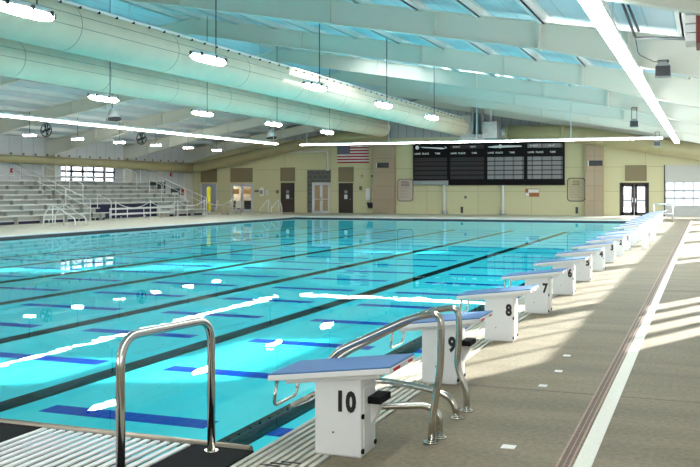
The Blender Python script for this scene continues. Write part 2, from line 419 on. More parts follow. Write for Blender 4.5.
fw = MB(); holed_wall(fw, 'x', XL, XR, 0, 3.3, YF, YF+.25, [DL,D1,DG,D2,DR,GD,DW])
zb = 5.2; dx = (RZ-zb)/SL
fw.prism([(XL,3.3),(XR,3.3),(XR,roof(XR)),(RX+dx,zb),(RX-dx,zb),(XL,roof(XL))], 'y', YF, YF+.25, 0)
fw.prism([(RX+dx,zb),(RX,RZ),(RX-dx,zb)], 'y', YF+.02, YF+.25, 1)
struct(fw.build('wall_far', [M['yellow'], M['gray_gable']]))
lw = MB(); WL = (46.5,52.1,2.1,3.5)
holed_wall(lw, 'y', YN, YF, 0, roof(XL), XL-.2, XL, [WL]); struct(lw.build('wall_left', M['gray_panel']))
rw = MB()
RH = [(a, a+wd, z0, z1) for a, wd, z0, z1 in ((16.4,4.6,.1,2.85),(28.4,8.4,.1,2.6),(38.0,6.4,.1,2.6),(46,6,.1,2.6),(53.5,5,.1,2.6),(-6,7,1.2,2.6),(17.2,12,3.2,4.4),(30.2,14,3.2,4.4),(45.2,14,3.2,4.4))]
holed_wall(rw, 'y', YN, YF, 0, roof(XR), XR, XR+.12, RH); struct(rw.build('wall_right', M['gray_panel']))
def grid_window(idx, axis, a0, a1, z0, z1, pos, na, nz, m, w=.05, dep=.08):
    mb = MB()
    def bx(p0, p1, q0, q1):
        if axis == 'x': mb.box(p0, p1, pos, pos+dep, q0, q1)
        else: mb.box(pos, pos+dep, p0, p1, q0, q1)
    for i in range(na+1):
        a = a0+(a1-a0)*i/na; bx(max(a0, a-w/2), min(a1, a+w/2), z0, z1)
    for j in range(nz+1):
        z = z0+(z1-z0)*j/nz; bx(a0, a1, max(z0, z-w/2), min(z1, z+w/2))
    o = struct(mb.build(f'window_{idx}', m))
    gl = MB()
    if axis == 'x': gl.box(a0, a1, pos+dep/2-.004, pos+dep/2+.004, z0, z1)
    else: gl.box(pos+dep/2-.004, pos+dep/2+.004, a0, a1, z0, z1)
    gl.build('glass', M['glass'], o); return o
grid_window(1, 'y', *WL, XL-.15, 5, 4, M['dark'], .13)
for i, h in enumerate(RH): grid_window(i+2, 'y', *h, XR+.05, max(1, round((h[1]-h[0])/1.15)), 2 if i < 6 else 1, M['white_metal'], .38 if i == 0 else .06, .04)

# pilasters and recess
for i, (a, b_) in enumerate(((-21.5,-19.95),(-7.17,-6.08))):
    struct(MB().box(a, b_, YF-.45, YF, 0, 4.95).build('trim_4', M['tan_block']), ['tan block pilaster right of the flag','tan block pilaster left of the dark double doors'][i], 'pilaster')
    x = (-20.75,-6.52)[i]
    r = empty('vent_grille', (x,YF-.45,3.3), ['dark vent grille on the pilaster beside the flag','dark vent grille on the pilaster beside the dark double doors'][i], 'vent', 'dark wall grilles')
    P(MB().box(x-.42, x+.42, YF-.52, YF-.45, 3.16, 3.5), 'frame', M['dark'], r, .01)
    sv = MB()
    for j in range(5): sv.box(x-.36, x+.36, YF-.535, YF-.52, 3.2+j*.055, 3.225+j*.055)
    P(sv, 'louvre', M['dark'], r); P(MB().box(x-.48, x-.42, YF-.53, YF-.45, 3.16, 3.5), 'end_cap', M['white_metal'], r)
struct(MB().box(-26.62,-24.8, YF-.02, YF, 2.17, 3.05).box(-26.62,-26.25,YF-.02,YF,0,2.17).build('trim_5', M['gray_block']), 'dark grey block panel around the glass doors', 'panel')
for i, (a, b_, z0, z1) in enumerate(((-32.8,-30.95,2.2,3.25),(-28.73,-27.55,2.25,3.25),(-24.22,-23.05,2.2,3.25),(-4.78,-3.46,2.2,3.2),(-35.3,-33.9,2.2,3.25))):
    r = MB().box(a, b_, YF-.045, YF-.004, z0, z1).build('transom_panel', M['transom'], bevel=.005)
    tag(r, ['brown panel above the white glazed double door','brown panel above the brown door between the glazed doors','brown panel above the brown door under the flag','brown panel above the dark double doors','brown panel above the doorway in the far left corner'][i], 'panel', 'brown panels above the doors')
    fr = MB()
    fr.box(a-.06, b_+.06, YF-.06, YF, z0-.06, z0); fr.box(a-.06, b_+.06, YF-.06, YF, z1, z1+.06); fr.box(a-.06,a,YF-.06,YF,z0,z1); fr.box(b_,b_+.06,YF-.06,YF,z0,z1)
    fr.build('surround', M['yellow_plain'], r)

def glazed_double(idx, h, m, fw_, kick):
    a0, a1, z0, z1 = h; o = None; mid = (a0+a1)/2
    fr = MB().box(a0, a0+.07, YF-.02, YF+.12, z0, z1).box(a1-.07, a1, YF-.02, YF+.12, z0, z1).box(a0, a1, YF-.02, YF+.12, z1-.08, z1)
    o = struct(fr.build(f'door_{idx}', m))
    for s_, (p, q) in enumerate(((a0+.07, mid-.005), (mid+.005, a1-.07))):
        lf = MB().box(p, p+fw_, YF+.02, YF+.07, z0+.01, z1-.08).box(q-fw_, q, YF+.02, YF+.07, z0+.01, z1-.08).box(p, q, YF+.02, YF+.07, z0+.01, z0+kick).box(p, q, YF+.02, YF+.07, z1-.08-fw_, z1-.08)
        l_ = lf.build('leaf', m, o)
        MB().box(p+fw_, q-fw_, YF+.04, YF+.048, z0+kick, z1-.08-fw_).build('pane', M['glass'], l_)
        hx = q-fw_/2 if s_ == 0 else p+fw_/2
        MB().box(hx-.02, hx+.02, YF-.04, YF+.02, z0+.85, z0+1.15).build('door_handle', M['steel'], l_)
        MB().box(p+fw_, q-fw_, YF-.0, YF+.03, z0+.95, z0+1.0).build('push_bar', m, l_)
    return o
glazed_double(1, DL, M['mullion'], .09, .22); glazed_double(2, DG, M['mullion'], .09, .14); glazed_double(3, DR, M['brown_door'], .17, .25)
for i, x in enumerate((-32.35,-31.4)):
    tag(MB().box(x-.3, x+.28, YF-.0, YF+.015, 1.35, 1.68).build('poster', M['poster'], bevel=.002), ['orange poster on the left leaf of the white glazed door','orange poster on the right leaf of the white glazed door'][i], 'poster', 'orange posters on the glass door')
    tag(MB().box(x-.33, x+.33, YF+.1, YF+.12, .15, .85).build('crash_mat', M['dark']), ['dark board standing behind the left leaf of the white glazed door','dark board standing behind the right leaf of the white glazed door'][i], 'board')
for i, h in enumerate((D1, D2)):
    a0, a1, z0, z1 = h
    o = struct(MB().box(a0, a0+.08, YF-.03, YF+.1, z0, z1).box(a1-.08, a1, YF-.03, YF+.1, z0, z1).box(a0, a1, YF-.03, YF+.1, z1-.08, z1).build(f'door_{4+i}', M['brown_door']))
    l_ = MB().box(a0+.08, a1-.08, YF+.0, YF+.05, .01, z1-.08).build('leaf', M['brown_door'], o)
    MB().cyl((a1-.18,YF-.06,1.0),(a1-.18,YF,1.0),.035,10).build('door_handle', M['steel'], l_)
    MB().box((a0+a1)/2-.12, (a0+a1)/2+.12, YF-.012, YF, 1.0, 1.3).build('notice', M['paper'], l_)
    MB().grid_disc(((a0+a1)/2,YF-.006,1.5),.13,'y',14,th=.006).build('emblem', M['sill'], l_)
# corner doorway panel (pale shutter)
o = struct(MB().box(DW[0], DW[1], YF+.03, YF+.09, 0, 2.1).build('door_6', mat('pale_shutter',(.42,.43,.50),.4,.2)))
MB().box(DW[0], DW[0]+.06, YF-.02, YF+.09, 0, 2.1).box(DW[1]-.06, DW[1], YF-.02, YF+.09, 0, 2.1).build('frame', M['mullion'], o)
# garage door in the far wall
o = struct(MB().box(GD[0], GD[0]+.06, YF-.03, YF+.12, 0, 3.2).box(GD[1]-.06, GD[1], YF-.03, YF+.12, 0, 3.2).build('door_7', M['dark']))
gs = MB().box(GD[0]+.06, GD[1]-.06, YF+.03, YF+.09, 2.15, 3.2).box(GD[0]+.06, GD[1]-.06, YF+.03, YF+.09, 0, .62)
gs.build('leaf', mat('shutter_leaf',(.55,.545,.52),.45), o)
gb = MB()
for z in (.62,1.08,1.13,1.55,1.6,2.1): gb.box(GD[0]+.06, GD[1]-.06, YF+.02, YF+.1, z, z+.045)
for i in range(8): x = GD[0]+.06+i*.54; gb.box(x, x+.05, YF+.02, YF+.1, .62, 2.15)
gb.build('glazing_bars', mat('bar_grey',(.42,.42,.43),.5), o)
MB().box(GD[0]+.06, GD[1]-.06, YF+.055, YF+.063, .62, 2.15).build('pane', M['glass'], o)

# ---------------------------------------------------------------- scoreboard
sb = empty('scoreboard', (-13.6,YF-.3,1.95), 'long black four panel swim scoreboard high on the far wall', 'scoreboard')
SX = [-18.66,-16.14,-13.62,-10.98,-8.5]; SY = YF-.25
P(MB().box(SX[0], SX[4], SY, YF-.02, 1.95, 4.88), 'housing', M['board'], sb, .02)
for i in range(4):
    a, b_ = SX[i]+.12, SX[i+1]-.12
    pn = P(MB().box(a-.06, b_+.06, SY-.03, SY, 2.32, 4.84), 'display_panel', M['board'], sb, .008)
    dm = M['display_dark'] if i < 2 else M['display_glare']
    MB_ = MB()
    for j in range(5):
        z0 = 2.36+j*.30; MB_.box(a, b_, SY-.045, SY-.03, z0, z0+.245)
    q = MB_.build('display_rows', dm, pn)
    if i in (1, 3):
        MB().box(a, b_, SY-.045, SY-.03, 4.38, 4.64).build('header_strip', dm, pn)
        text('header_text', 'EVENT', .15, M['letter'], pn, (a+.42,SY-.05,4.51), bold=.004); text('header_text', 'HEAT', .15, M['letter'], pn, (a+1.55,SY-.05,4.51), bold=.004)
    else:
        # club emblem: a disc and a long swoosh
        lg = MB()
        lx = a+.2 if i == 0 else a+.85
        lg.grid_disc((lx,SY-.045,4.51), .13, 'y', 20, th=.01)
        if i == 0: lg.prism([(a+.42,4.55),(a+1.2,4.52),(a+1.9,4.49),(a+2.2,4.43),(a+2.28,4.49),(a+2.1,4.57),(a+2.22,4.43),(a+1.9,4.38),(a+1.2,4.45),(a+.6,4.49)], 'y', SY-.05, SY-.03)
        else: lg.prism([(a+.0,4.49),(a+.5,4.55),(a+1.4,4.57),(a+2.2,4.53),(a+2.3,4.47),(a+1.9,4.45),(a+1.4,4.43),(a+.5,4.41),(a+.1,4.44)], 'y', SY-.05, SY-.03)
        lg.build('logo', M['letter'], pn)
    text('label_text', 'LANE  PLACE', .155, M['letter'], pn, (a+.52,SY-.035,4.09), bold=.004); text('label_text', 'TIME', .155, M['letter'], pn, (a+1.62,SY-.035,4.09), bold=.004)
    P(MB().box(SX[i]+.04, SX[i+1]-.04, SY-.05, SY, 1.97, 2.27), 'lower_panel', M['sill'] if i == 0 else M['board'], sb, .01)
# rectify: text and rows were built in world space under the display panels
for i, x in enumerate((-16.45,-12.5)):
    r = empty('down_pipe', (x,YF-.2,0), ['white pipe below the left half of the scoreboard','white pipe below the right half of the scoreboard'][i], 'pipe', 'white pipes below the scoreboard')
    P(MB().cyl((x,YF-.2,0),(x,YF-.2,1.945),.1,14), 'pipe', M['white_metal'], r); P(MB().cyl((x,YF-.2,0),(x,YF-.2,.22),.2,14), 'collar', M['galv'], r)

# flag
fx0, fx1, fz0, fz1 = -24.3, -21.93, 3.52, 4.84
f = MB(); sh = (fz1-fz0)/13; cz = fz1-7*sh; cx = fx0+(fx1-fx0)*.4
def fy(x): return YF-.07+.012*math.sin((x-fx0)*4)+.035
def fquad(x0, x1, z0, z1, mi, n=8):
    for i in range(n):
        a = x0+(x1-x0)*i/n; b_ = x0+(x1-x0)*(i+1)/n
        k = len(f.v); f.v += [(a,fy(a),z0),(b_,fy(b_),z0),(b_,fy(b_),z1),(a,fy(a),z1),(a,fy(a)+.02,z0),(b_,fy(b_)+.02,z0),(b_,fy(b_)+.02,z1),(a,fy(a)+.02,z1)]
        for q in ((0,1,2,3),(7,6,5,4),(0,4,5,1),(3,2,6,7)): f.face([k+t_ for t_ in q], mi)
for i in range(13):
    z1_ = fz1-i*sh; fquad(cx if i < 7 else fx0, fx1, z1_-sh, z1_, 0 if i % 2 == 0 else 1)
fquad(fx0, cx, cz, fz1, 2)
for rr in range(9):
    n = 6 if rr % 2 == 0 else 5
    for i in range(n):
        x = fx0+(cx-fx0)*((i+.5)/6 if n == 6 else (i+1)/6); z = fz1-(fz1-cz)*(rr+.5)/9
        pts = [(x+(.04 if k % 2 == 0 else .016)*math.sin(k*PI/5), z+(.04 if k % 2 == 0 else .016)*math.cos(k*PI/5)) for k in range(10)]
        f.prism(pts, 'y', fy(x)-.006, fy(x)-.001, 1)
tag(f.build('flag', [M['flag_red'], M['flag_white'], M['flag_blue']]), 'red white and blue striped flag hung flat on the far wall', 'flag')

# rounded rule signs
def rrect(x0, x1, z0, z1, r, n=5):
    out = []
    for cx_, cz_, a0 in ((x1-r,z1-r,0),(x0+r,z1-r,PI/2),(x0+r,z0+r,PI),(x1-r,z0+r,1.5*PI)):
        for k in range(n+1): a = a0+PI/2*k/n; out.append((cx_+r*math.cos(a), cz_+r*math.sin(a)))
    return out
for i, (a, b_, z0, z1) in enumerate(((-19.84,-18.70,.85,2.4),(-8.36,-7.2,.9,2.42))):
    r = empty('rules_sign', ((a+b_)/2,YF-.05,z0), ['rounded tan rules sign left of the scoreboard','rounded yellowish rules sign right of the scoreboard'][i], 'sign', 'rounded pool rule signs')
    fm = M['sign'] if i == 0 else mat('sign_face_pale',(.50,.43,.27),.5)
    P(MB().prism(rrect(a, b_, z0, z1, .22), 'y', YF-.05, YF-.02), 'frame', M['dark'] if i else mat('sign_frame',(.12,.12,.14),.4), r)
    P(MB().prism(rrect(a+.05, b_-.05, z0+.05, z1-.05, .19), 'y', YF-.06, YF-.04), 'face', fm, r)
    ln = MB()
    for k in range(9):
        z = z0+.25+k*.1; ln.box(a+.2, b_-.2-.1*(k % 3), YF-.064, YF-.06, z, z+.025)
    P(ln, 'text_lines', M['sign_line'], r)
    for s_, z in (('POOL',z1-.25),('RULES',z1-.42)):
        tx = text('title', s_, .19 if i == 0 else .14, M['sign_text'], r, ((0,-.012,z-z0)), bold=.006)
        tx.location = (0, -.016, z-z0)

# small things on the far wall
def wallbox(name, x, z, w_, h_, d_, m, label, cat, detail=None):
    r = empty(name, (x,YF-d_,z), label, cat)
    P(MB().box(x-w_/2, x+w_/2, YF-d_, YF, z-h_/2, z+h_/2), 'body', m, r, .01)
    if detail: P(MB().box(x-w_/2*.7, x+w_/2*.7, YF-d_-.015, YF-d_, z-h_/2*.5, z+h_/2*.35), detail[0], detail[1], r)
    return r
wallbox('first_aid_box', -30.2, 1.5, .28, .62, .15, M['white'], 'white wall cabinet between the white glazed door and a brown door', 'box', ('window', M['sill']))
wallbox('wall_phone', -29.75, 1.45, .2, .3, .1, M['paper'], 'small white box beside the white wall cabinet', 'box', ('keypad', M['coping']))
wallbox('switch_plate', -31.0+.35, 1.55, .3, .14, .04, M['dark'], 'small dark plate right of the white glazed door', 'plate', ('rocker', M['sill']))
wallbox('room_sign', -28.98, 1.5, .2, .22, .03, M['dark'], 'small dark sign left of the first brown door', 'sign', ('face', M['transom']))
wallbox('fire_cabinet', -21.95, 1.35, .36, .78, .16, M['white'], 'tall white wall cabinet right of the door under the flag', 'box', ('door', M['wslat']))
wallbox('room_plate', -22.55, 1.75, .2, .24, .03, M['dark'], 'small dark plate beside the brown door under the flag', 'plate', ('face', M['sill']))
wallbox('alarm_box', -22.45, 2.6, .16, .16, .06, M['red'], 'small red alarm box below the flag', 'alarm', ('lens', M['paper']))
r = empty('drinking_fountain', (-21.1,YF-.45,.5), 'dark wall drinking fountain left of the tan pilaster', 'fountain')
P(MB().prism([(YF-.45,.75),(YF-.02,.75),(YF-.02,.35),(YF-.15,.4)], 'x', -21.95, -21.52), 'basin', M['dark'], r); P(MB().box(-21.98,-21.5,YF-.5,YF-.02,.75,.82), 'top', M['steel'], r, .01)
P(MB().tube(fillet([(-21.74,YF-.2,.82),(-21.74,YF-.2,.92),(-21.74,YF-.32,.92)],.03),.012,8), 'spout', M['steel'], r)
r = empty('notice', (-10.6,YF-.03,1.4), 'small brown and white notice under the scoreboard', 'notice')
P(MB().box(-11.05,-10.15,YF-.04,YF,1.2,1.72), 'board', M['brown_sign'], r); P(MB().box(-10.85,-10.17,YF-.046,YF-.04,1.46,1.68), 'paper', M['paper'], r); P(MB().box(-11.03,-10.8,YF-.046,YF-.04,1.22,1.46), 'label_patch', M['paper'], r)
r = empty('dome_camera', (-21.75,YF-.2,2.75), 'white bracket camera on the wall below the flag', 'camera')
P(MB().tube(fillet([(-21.6,YF,2.75),(-21.6,YF-.2,2.75),(-21.6,YF-.2,2.65)],.05),.03,8), 'bracket', M['white'], r); P(MB().tube([(-21.6,YF-.2,2.66),(-21.6,YF-.2,2.6),(-21.6,YF-.2,2.52)],.1,12,radii=[.12,.12,.05]), 'dome', M['dark'], r)
for i, (x, z) in enumerate(((-15.05,1.0),(-15.3,.15),(-7.75,.18))):
    wallbox('outlet', x, z+.15, .16, .2 if i == 0 else .42, .05, M['sill'] if i == 0 else M['dark'], ['small grey wall outlet under the scoreboard','dark stub near the floor under the scoreboard','dark stub near the floor beneath the right rules sign'][i], 'outlet', ('cover', M['dark']))

# ---------------------------------------------------------------- roof
cl = MB()
xe = XL-.3; cl.prism([(RX,RZ),(xe,roof(xe)),(xe,roof(xe)+.12),(RX,RZ+.12)], 'y', YN, YF+.3)
SUN_HOLES = [(-3.6,.0,21.9,25.4),(.0,1.3,23.6,27.2),(-13.55,-10.55,34.0,36.8),(-10.55,-7.55,37.5,40.6),(-7.55,-4.55,39.6,42.8),(-4.55,-1.55,45.5,48.6)]     # added openings in the right slope, placed to throw sun patches into the pool
xe = XR+.3
xs = sorted({RX, xe, *[h[0] for h in SUN_HOLES], *[h[1] for h in SUN_HOLES]}); ys = sorted({YN, YF+.3, *[h[2] for h in SUN_HOLES], *[h[3] for h in SUN_HOLES]})
for a, b_ in zip(xs[:-1], xs[1:]):
    for p, q in zip(ys[:-1], ys[1:]):
        if any(h[0] < (a+b_)/2 < h[1] and h[2] < (p+q)/2 < h[3] for h in SUN_HOLES): continue
        cl.prism([(a,roof(a)),(b_,roof(b_)),(b_,roof(b_)+.12),(a,roof(a)+.12)], 'y', p, q)
ceil_ = struct(cl.build('ceiling', M['ceiling']))
for h in SUN_HOLES:
    MB().prism([(h[0],roof(h[0])+.05),(h[1],roof(h[1])+.05),(h[1],roof(h[1])+.06),(h[0],roof(h[0])+.06)], 'y', h[2], h[3]).build('added_sun_pane', M['glass'], ceil_)  # clear panes closing the added sun openings
struct((lambda mb: (holed_wall(mb, 'x', XL, XR, 0, roof(XR)-.1, YN-.2, YN, [(-30,-22,1,3.6),(-16,-8,1,3.6)]), mb.prism([(XL,roof(XR)-.1),(XR,roof(XR)-.1),(XR,roof(XR)),(RX,RZ),(XL,roof(XL))], 'y', YN-.2, YN))[1])(MB()).build('wall_near', M['yellow_plain']))
FY = [-2.3,5.6,13.5,21.4,29.3,37.2,45.1,53.0,60.7]
def bot(x):
    d = abs(x-RX)
    return 7.30-.173*d if d < 13.75 else 4.92-.235*(d-13.75)
def frame(y):
    mb = MB(); n = 24
    xs = [XL+.02]+[RX-19.0+i*38.0/40 for i in range(1, 40)]+[XR-.02]
    xs = sorted(set(xs+[RX, RX+13.75, RX-13.75]))
    def zt(x): return roof(x)-.2
    top = [(x, zt(x)) for x in xs]; bt = [(x, bot(x)) for x in xs]
    poly = top+bt[::-1]
    mb.prism(poly, 'y', y-.012, y+.012)
    for line, sg in ((bt, -1), (top, 0)):
        for (xa, za), (xb, zb_) in zip(line[:-1], line[1:]):
            mb.prism([(xa,za+sg*.03),(xb,zb_+sg*.03),(xb,zb_+.0+(sg+1)*.03),(xa,za+(sg+1)*.03)], 'y', y-.11, y+.11)
    for sg in (1, -1):
        x = RX+sg*13.75
        mb.box(x-.03, x+.03, y-.12, y+.12, bot(x)-.06, zt(x)+.05)
        for d in (4.3, 8.6, 11.3, 15.7, 17.4):
            x = RX+sg*d; mb.box(x-.008, x+.008, y-.1, y+.1, bot(x), zt(x))
    # columns
    mb.box(XL+.02, XL+.75, y-.012, y+.012, 0, bot(XL+.4)); mb.box(XL+.72, XL+.75, y-.11, y+.11, 0, bot(XL+.7)); mb.box(XL+.02, XL+.05, y-.11, y+.11, 0, bot(XL+.1))
    mb.box(XR-.35, XR-.02, y-.012, y+.012, 0, bot(XR-.2)); mb.box(XR-.37, XR-.34, y-.11, y+.11, 0, bot(XR-.3))
    return mb.build('roof_beam', M['steel_paint'])
for y in FY:
    struct(frame(y), 'pale green tapered steel roof frame spanning the hall', 'beam')
pu = []
nP = 13
for sg in (1, -1):
    i = 0
    d = .35
    while d < 19.2:
        x = RX+sg*d; z = roof(x)
        if XL < x < XR:
            mb = MB().box(x-.02, x+.02, YN, YF, z-.21, z).box(x-.10, x+.02, YN, YF, z-.21, z-.195).box(x-.02, x+.1, YN, YF, z-.02, z-.002)
            struct(mb.build('roof_purlin', M['purlin']))
        d += 1.5
# ---------------------------------------------------------------- ducts
def duct(label, x, z, r, y0, y1, rail):
    root = empty('air_duct', (x,(y0+y1)/2,z), label, 'duct', 'long round ceiling ducts')
    pts = [(x,y0,z),(x,y1-.5,z),(x+.0,y1-.2,z),(x,y1-.05,z),(x,y1,z)]
    P(MB().tube(pts, r, 40, radii=[r,r,r*.93,r*.72,r*.5]), 'duct_body', M['duct'], root)
    y = y0+4.6
    zipm = mat('duct_zip', (.30,.29,.24), .6)
    while y < y1-1:
        P(MB().tube([(x,y-.011,z),(x,y+.011,z)], r+.004, 40), 'seam_ring', zipm, root)
        y += 4.4
    for ang in (20, -8):
        a = math.radians(ang); xx = x+(r+.002)*math.cos(a); zz = z+(r+.002)*math.sin(a)
        P(MB().cyl((xx,y0,zz),(xx,y1-.6,zz),.008,6), 'zip', zipm, root)
    if rail:
        a = math.radians(52); xx = x+(r+.05)*math.cos(a); zz = z+(r+.05)*math.sin(a)
        rl = P(MB().cyl((xx,y0,zz),(xx,y1-.6,zz),.045,8), 'suspension_rail', M['white'], root)
        cp = MB(); yy = y0+.5
        while yy < y1-1:
            cp.box(xx-.02, xx+.04, yy-.03, yy+.03, zz-.07, zz-.0); yy += .75
        P(cp, 'clips', M['black'], root)
    hg = MB()
    for yf in FY[1:8]:
        hg.cyl((x,yf,z+r-.02),(x,yf,bot(x)),.012,6)
    P(hg, 'hanger', M['galv'], root)
    return root
duct('wide tan round duct hung right of the ridge', -14.6, 5.65, .585, YN, 58.0, True)
duct('wide round duct hung left of the ridge behind the other', -20.0, 5.73, .585, YN, 58.5, False)

# olive ducts against the far and left walls
olive = M['duct_olive']
r = empty('wall_duct', (-30,60.2,4), 'olive duct rising along the far wall from the left corner', 'duct')
pts = fillet([(-35.6,60.15,3.25),(-34.6,60.15,3.35),(-24.6,60.15,5.25),(-20.4,60.15,5.45)], .9, 6)
P(MB().tube(pts, .37, 28), 'duct_body', olive, r)
P(MB().tube([(-34.4,60.15,3.385),(-34.3,60.15,3.405)], .385, 28).tube([(-29.55,60.15,4.30),(-29.45,60.15,4.32)], .385, 28), 'collar', olive, r)
r = empty('wall_duct', (-35.6,45,3.3), 'thin tapering olive duct along the left wall above the bleachers', 'duct')
P(MB().tube([(-35.6,60.0,3.25),(-35.6,56,3.28),(-35.6,47,3.33),(-35.6,36,3.36),(-35.6,10,3.4)], .3, 24, radii=[.36,.32,.25,.20,.18]), 'duct_body', olive, r)
cl_ = MB()
for i in range(46):
    y = 14+i; cl_.box(-35.63,-35.57,y-.05,y+.05,3.33+.19+(y-14)/46*.13,3.33+.30+(y-14)/46*.13)
P(cl_, 'clips', M['transom'], r)
hg = MB()
for y in FY[2:8]: hg.cyl((-35.6,y+.2,3.5),(-35.6,y+.2,roof(-35.6)),.012,6)
P(hg, 'hanger', M['galv'], r)
r = empty('wall_duct', (-6,60.2,5), 'thick olive duct falling along the far wall towards the shutter door', 'duct')
P(MB().tube(fillet([(-12.1,60.2,5.3),(-8.2,60.2,5.25),(2.0,60.2,3.55)], 1.2, 6), .52, 32), 'duct_body', olive, r)
P(MB().tube([(-12.4,60.2,5.3),(-12.05,60.2,5.3)], .40, 28), 'end_collar', M['galv'], r)
P(MB().tube([(-8.6,60.2,5.255),(-8.45,60.2,5.25)], .54, 32), 'collar', olive, r)
P(MB().tube([(-12.12,60.2,5.3),(-12.0,60.2,5.3)], .54, 32), 'collar', olive, r)
# air handling unit between the ducts
r = empty('air_handler', (-13.2,59.6,4.9), 'grey air handling box with vertical pipes at the end of the ducts', 'air handler')
P(MB().box(-13.5,-12.55,59.2,60.6,4.95,6.05), 'casing', M['galv'], r, .02)
P(MB().tube(fillet([(-12.55,59.9,5.3),(-12.3,60.2,5.3)],.1),.3,20), 'duct_spigot', M['galv'], r)
for x in (-14.4,-14.1,-13.75): P(MB().cyl((x,60.3,4.9),(x,60.3,roof(x)-.2),.09,10), 'pipe', M['galv'], r)
P(MB().box(-15.2,-13.5,60.1,60.7,4.9,5.3).box(-15.2,-14.5,60.5,60.7,5.3,6.6), 'plenum', M['galv'], r)
P(MB().cyl((-13.05,59.6,6.05),(-13.05,59.6,roof(-13.05)-.2),.05,10), 'vent_pipe', M['white_metal'], r)

# ---------------------------------------------------------------- lamps
LZ = 4.31
def linear(label, p0, p1, wd, double, stem_gap):
    p0 = Vector(p0); p1 = Vector(p1); d = p1-p0; L = d.length; rz = math.atan2(d.y, d.x)
    root = empty('linear_light', p0, label, 'light', 'linear lights around the pool', rz)
    MB().box(0, L, -wd/2, wd/2, .0, .07).build('housing', M['white_metal'], root)
    rows = (-wd*.27, wd*.27) if double else (0,)
    for yy in rows:
        mb = MB(); n = max(1, round(L/2.45)); s_ = L/n
        for i in range(n):
            mb.box(i*s_+.02, (i+1)*s_-.02, yy-wd*(.15 if double else .46), yy+wd*(.15 if double else .46), -.06, .0)
        mb.build('diffuser', M['tube'], root)
    st = MB(); x = .4
    while x < L:
        wp = p0+d.normalized()*x
        zt = roof(wp.x)-p0.z-.2
        st.cyl((x,0,.06),(x,0,zt),.022,6); x += stem_gap
    st.build('stem', M['white_metal'], root)
    return root
linear('long double tube light hung over the bleacher side of the pool', (-23.1,YN+.4,LZ), (-23.1,48.5,LZ), .28, True, 7.9)
linear('long tube light hung across the pool in front of the scoreboard', (-22.2,49.9,LZ), (-2.05,49.9,LZ), .26, True, 5.05)
linear('wide white tube light hung above the row of starting blocks', (-1.50,YN+.4,LZ), (-1.50,55.0,LZ), .25, False, 7.9)

def pendant(x, y, z, label, group, L=1.35, w_=.34):
    root = empty('pendant_light', (x,y,z), label, 'light', group)
    zt = roof(x)-z-.2
    n = 24
    def ring(a, b_, zz): return [(a*math.cos(2*PI*k/n), b_*math.sin(2*PI*k/n), zz) for k in range(n)]
    def loft(rings):
        mb = MB()
        for rg in rings: mb.v += rg
        for i in range(len(rings)-1):
            for k in range(n):
                l = (k+1) % n; mb.face([i*n+k, i*n+l, (i+1)*n+l, (i+1)*n+k], 0, True)
        mb.face(list(range(n))); mb.face([(len(rings)-1)*n+k for k in range(n)])
        return mb
    a, b_ = w_/2, L/2
    loft([ring(a,b_,0),ring(a*.97,b_*.98,-.045),ring(a*.8,b_*.9,-.08),ring(a*.4,b_*.7,-.10)]).build('diffuser', M['lamp'], root)
    cp = loft([ring(a*1.02,b_*1.02,0),ring(a*1.02,b_*1.02,.04),ring(a*.7,b_*.85,.09)])
    for k in range(0, n, 3):
        p = ring(a*1.03,b_*1.03,.0)[k]; cp.box(p[0]-.02, p[0]+.02, p[1]-.03, p[1]+.03, -.03, .05, 1)
    cp.build('housing', [M['white_metal'], M['dark']], root)
    MB().tube(fillet([(0,.45*b_,.09),(0,.45*b_,.3),(0,.45*b_,zt)],.1), .013, 6).build('cable', M['dark'], root)
    return root
o_ = ['first','second','third','fourth','fifth','sixth']
for i in range(5):
    pendant(-9.5, 11.2+5.53*i, 4.38, f'oval pendant light in front of the right duct, {o_[i]} from the camera', 'oval pendants along the right duct')
for i in range(4):
    pendant(-16.0, 22.2+5.57*i, 4.3, f'oval pendant light left of the left duct, {o_[i]} from the camera', 'oval pendants beyond the left duct')
for i in range(6):
    x, y = -31, 37.0+3.74*i
    root = empty('strip_light', (x,y,4.33), f'short strip light over the bleachers, {o_[i]} from the near end', 'light', 'short strip lights over the bleachers')
    P(MB().box(x-.3, x+.3, y-.15, y+.15, 4.36, 4.46), 'housing', M['white_metal'], root, .02); P(MB().box(x-.28, x+.28, y-.13, y+.13, 4.30, 4.36), 'diffuser', M['lamp'], root)
    P(MB().cyl((x,y,4.44),(x,y,roof(x)-.2),.012,6), 'stem', M['dark'], root)

# speakers
def box_speaker(x, y, z, s_, label, yb):
    zt = max(z+s_*1.15, bot(x)+.12)
    root = empty('speaker', (x,y,z), label, 'speaker', 'boxy speakers hung over the deck')
    P(MB().prism([(x-s_*.5,z),(x+s_*.5,z),(x+s_*.45,z+s_*.75),(x+s_*.2,z+s_),(x-s_*.2,z+s_),(x-s_*.45,z+s_*.75)], 'y', y-s_*.3, y+s_*.3), 'cabinet', M['sill'], root)
    P(MB().box(x-s_*.45, x+s_*.45, y-s_*.34, y-s_*.3, z+.02, z+s_*.72), 'grille', M['dark'], root)
    P(MB().cyl((x-s_*.3,y,z+s_*.9),(x-s_*.3,y,zt),.012,6).cyl((x+s_*.3,y,z+s_*.9),(x+s_*.3,y,zt),.012,6).box(x-s_*.34,x+s_*.34,y,yb-.012,zt-.012,zt), 'bracket', M['dark'], root)
box_speaker(-.86, 21.0, 4.09, .33, 'dark boxy speaker hung over the deck, nearest the camera', 21.4)
box_speaker(-2.55, 36.9, 4.05, .32, 'boxy speaker hung over the deck, second from the camera', 37.2)
box_speaker(-2.45, 52.7, 4.0, .36, 'small boxy speaker hung over the deck, farthest from the camera', 53.0)
